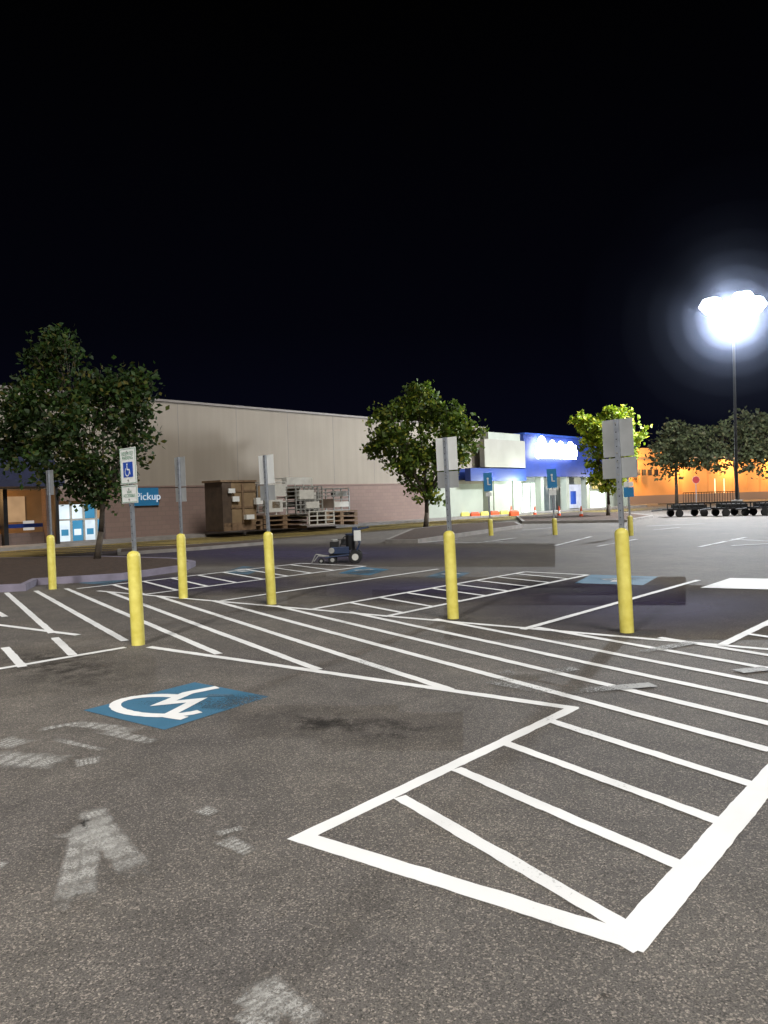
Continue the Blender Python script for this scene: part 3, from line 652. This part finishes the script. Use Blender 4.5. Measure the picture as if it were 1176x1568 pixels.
# ---------------------------------------------------------------- cones, barrier, carts
for (u,v) in ((783,790),(819,791),(856,793),(890,794)):
    p=G(u,v); e=empty("traffic_cone",p); b=B(); b.box((0,0,.02),(.36,.36,.04),ORANGE); b.cyl((0,0,.04),(0,0,.26),.13,ORANGE,.095); b.cyl((0,0,.26),(0,0,.42),.095,SIGNW,.068); b.cyl((0,0,.42),(0,0,.70),.068,ORANGE,.025); b.obj("cone",e)
b=B(); 
for i,(u,v) in enumerate(((712,793),(727,793),(742,792),(757,791),(772,790),(787,790))):
    p=G(u,v); b.box((p.x,p.y,.16),(.62,.3,.30),ORANGE if i%2 else YEL,.3)
    b.box((p.x,p.y,.34),(.5,.18,.08),ORANGE if i%2 else YEL,.3)
b.obj("plastic_barrier",bevel=.02)
def trailer(u,v,L):
    p=G(u,v); e=empty("flatbed_trailer",p); b=B()
    b.box((0,0,.42),(L,1.3,.10),DARK); 
    for x in [L*(i/8-.5) for i in range(9)]: b.box((x,-.66,.55),(.05,.04,.3),DARK)
    b.box((0,-.66,.70),(L,.04,.05),DARK); b.box((0,.66,.70),(L,.04,.05),DARK); b.box((.1,0,.55),(L*.6,.9,.18),BLACK)
    for x in (-L*.25,L*.25): b.wheel((x,-.6,.2),.2,.12,(0,1,0),BLACK,BLACK); b.wheel((x,.6,.2),.2,.12,(0,1,0),BLACK,BLACK)
    b.path([(-L/2,0,.4),(-L/2-.6,0,.35)],.04,DARK); b.obj("deck_and_wheels",e)
trailer(1052,791,2.6); trailer(1118,790,2.0); trailer(1180,789,2.4)
# ---------------------------------------------------------------- street lamps
LENS=emi("lamp_lens",(.93,.96,1),90)
def lamp(name,loc,h,power,col,radius=.35,kind='POINT',big=1.0):
    e=empty(name,loc); b=B()
    b.cyl((0,0,0),(0,0,.8),.28,CONC,n=20); b.cyl((0,0,.8),(0,0,h),.09,DARK,.055,n=12)
    b.cyl((-1.0,0,h),(1.0,0,h),.05,DARK); b.cyl((0,-.9,h),(0,.9,h),.05,DARK)
    pos=[(-1.0*big,0),(1.0*big,0),(0,-.95*big),(0,.95*big)]
    b.obj("pole_and_arms",e,bevel=.01)
    b=B(); hd=B()
    for x,y in pos:
        hd.cyl((x,y,h+.36*big),(x,y,h+.30*big),.26*big,DARK,.34*big,n=20)
        b.cyl((x,y,h+.30*big),(x,y,h-.02*big),.36*big,LENS,.54*big,n=20); b.cyl((x,y,h-.02*big),(x,y,h-.34*big),.54*big,LENS,.26*big,n=20)
    hd.obj("lamp_housing",e); b.obj("lens",e)
    l=bpy.data.lights.new("lamp_light",kind); l.energy=power; l.color=col; l.shadow_soft_size=radius
    if kind=='SPOT': l.spot_size=math.radians(165); l.spot_blend=.5
    o=bpy.data.objects.new("lamp_light",l); sc.collection.objects.link(o); o.parent=e; o.location=(0,0,h-.95)
    return e
hh=AT(1120,468,40).z; lx=AT(1122,468,40).x
lamp("fill_lamp",(lx,40,0),hh,24000,(.87,.93,1),radius=.55,big=1.15)
lamp("fill_lamp",(-7,-6,0),11,8500,(1,.96,.90),kind='SPOT')
lamp("fill_lamp",(46,44,0),11,12000,(1,.95,.9),kind='SPOT')  # unseen lamp added to brighten the trees at far right
# scattering shells added around the lamp head to imitate its glare
for i,(R,dn) in enumerate(((1.3,.0100),(1.9,.0045),(2.6,.0018),(3.4,.0007),(4.4,.00026),(5.8,.00011),(8.0,.00005))):
    bm=bmesh.new(); bmesh.ops.create_uvsphere(bm,u_segments=48,v_segments=24,radius=R); me=bpy.data.meshes.new("lamp_halo"); bm.to_mesh(me); bm.free()
    if i==0: hz=empty("lamp_halo",(lx,40,hh-.5))
    ho=bpy.data.objects.new("halo_shell_%d"%i,me); sc.collection.objects.link(ho); ho.parent=hz
    m=bpy.data.materials.new("lamp_halo_scatter"); m.use_nodes=True; nt=m.node_tree; nt.nodes.clear(); ou=nt.nodes.new('ShaderNodeOutputMaterial'); vsn=nt.nodes.new('ShaderNodeVolumeScatter'); vsn.inputs['Density'].default_value=dn; vsn.inputs['Color'].default_value=(.62,.72,1,1); vsn.inputs['Anisotropy'].default_value=.2
    nt.links.new(vsn.outputs[0],ou.inputs['Volume']); me.materials.append(m)
# sodium wall lights on the sodium-lit building
for u in (985,1060,1135,1200):
    yy=78+(u-955)/305*14-3; p=AT(u,745,yy); l=bpy.data.lights.new("wall_light",'POINT'); l.energy=1150; l.color=(1,.55,.20); l.shadow_soft_size=.3
    o=bpy.data.objects.new("wall_light",l); o.location=(p.x,yy,4.0); sc.collection.objects.link(o); o.parent=ob
# entrance lights
for (u,pw,c) in ((808,420,(.85,1,.92)),(860,260,(.8,.88,1)),(765,130,(.9,1,.85)),(920,300,(1,.95,.8))):
    s=WA(u,760,1.6)[0]; l=bpy.data.lights.new("canopy_light",'POINT'); l.energy=pw; l.color=c; l.shadow_soft_size=.2
    o=bpy.data.objects.new("canopy_light",l); o.location=WP(s,1.9,2.3)-inv; sc.collection.objects.link(o); o.parent=bld
l=bpy.data.lights.new("canopy_light",'POINT'); l.energy=160; l.color=(1,.6,.25); l.shadow_soft_size=.2
o=bpy.data.objects.new("canopy_light",l); o.location=WP(-5.5,-1.0,2.0)-inv; sc.collection.objects.link(o); o.parent=bld
# added even fill from the front, in place of unseen lot floodlights
l=bpy.data.lights.new("floodlight_fill",'SUN'); l.energy=2.45; l.angle=math.radians(22); l.color=(1,.965,.915)
so=bpy.data.objects.new("floodlight_fill",l); sc.collection.objects.link(so)
so.rotation_euler=Vector((-.36,.62,-.70)).to_track_quat('-Z','Y').to_euler()
# ---------------------------------------------------------------- world
w=bpy.data.worlds.new("World"); sc.world=w; w.use_nodes=True; nt=w.node_tree; bg=nt.nodes['Background']
tc=nt.nodes.new('ShaderNodeTexCoord'); sp=nt.nodes.new('ShaderNodeSeparateXYZ'); nt.links.new(tc.outputs['Generated'],sp.inputs[0])
r=nt.nodes.new('ShaderNodeValToRGB'); e=r.color_ramp.elements; e[0].position=0; e[0].color=(.0022,.0026,.0080,1); e[1].position=.55; e[1].color=(.0004,.0004,.0005,1)
x=e.new(.22); x.color=(.0010,.0011,.0030,1)
nt.links.new(sp.outputs['Z'],r.inputs[0]); nt.links.new(r.outputs[0],bg.inputs[0]); bg.inputs[1].default_value=1
sc.view_settings.view_transform='Standard'; sc.view_settings.look='None'; sc.view_settings.exposure=0
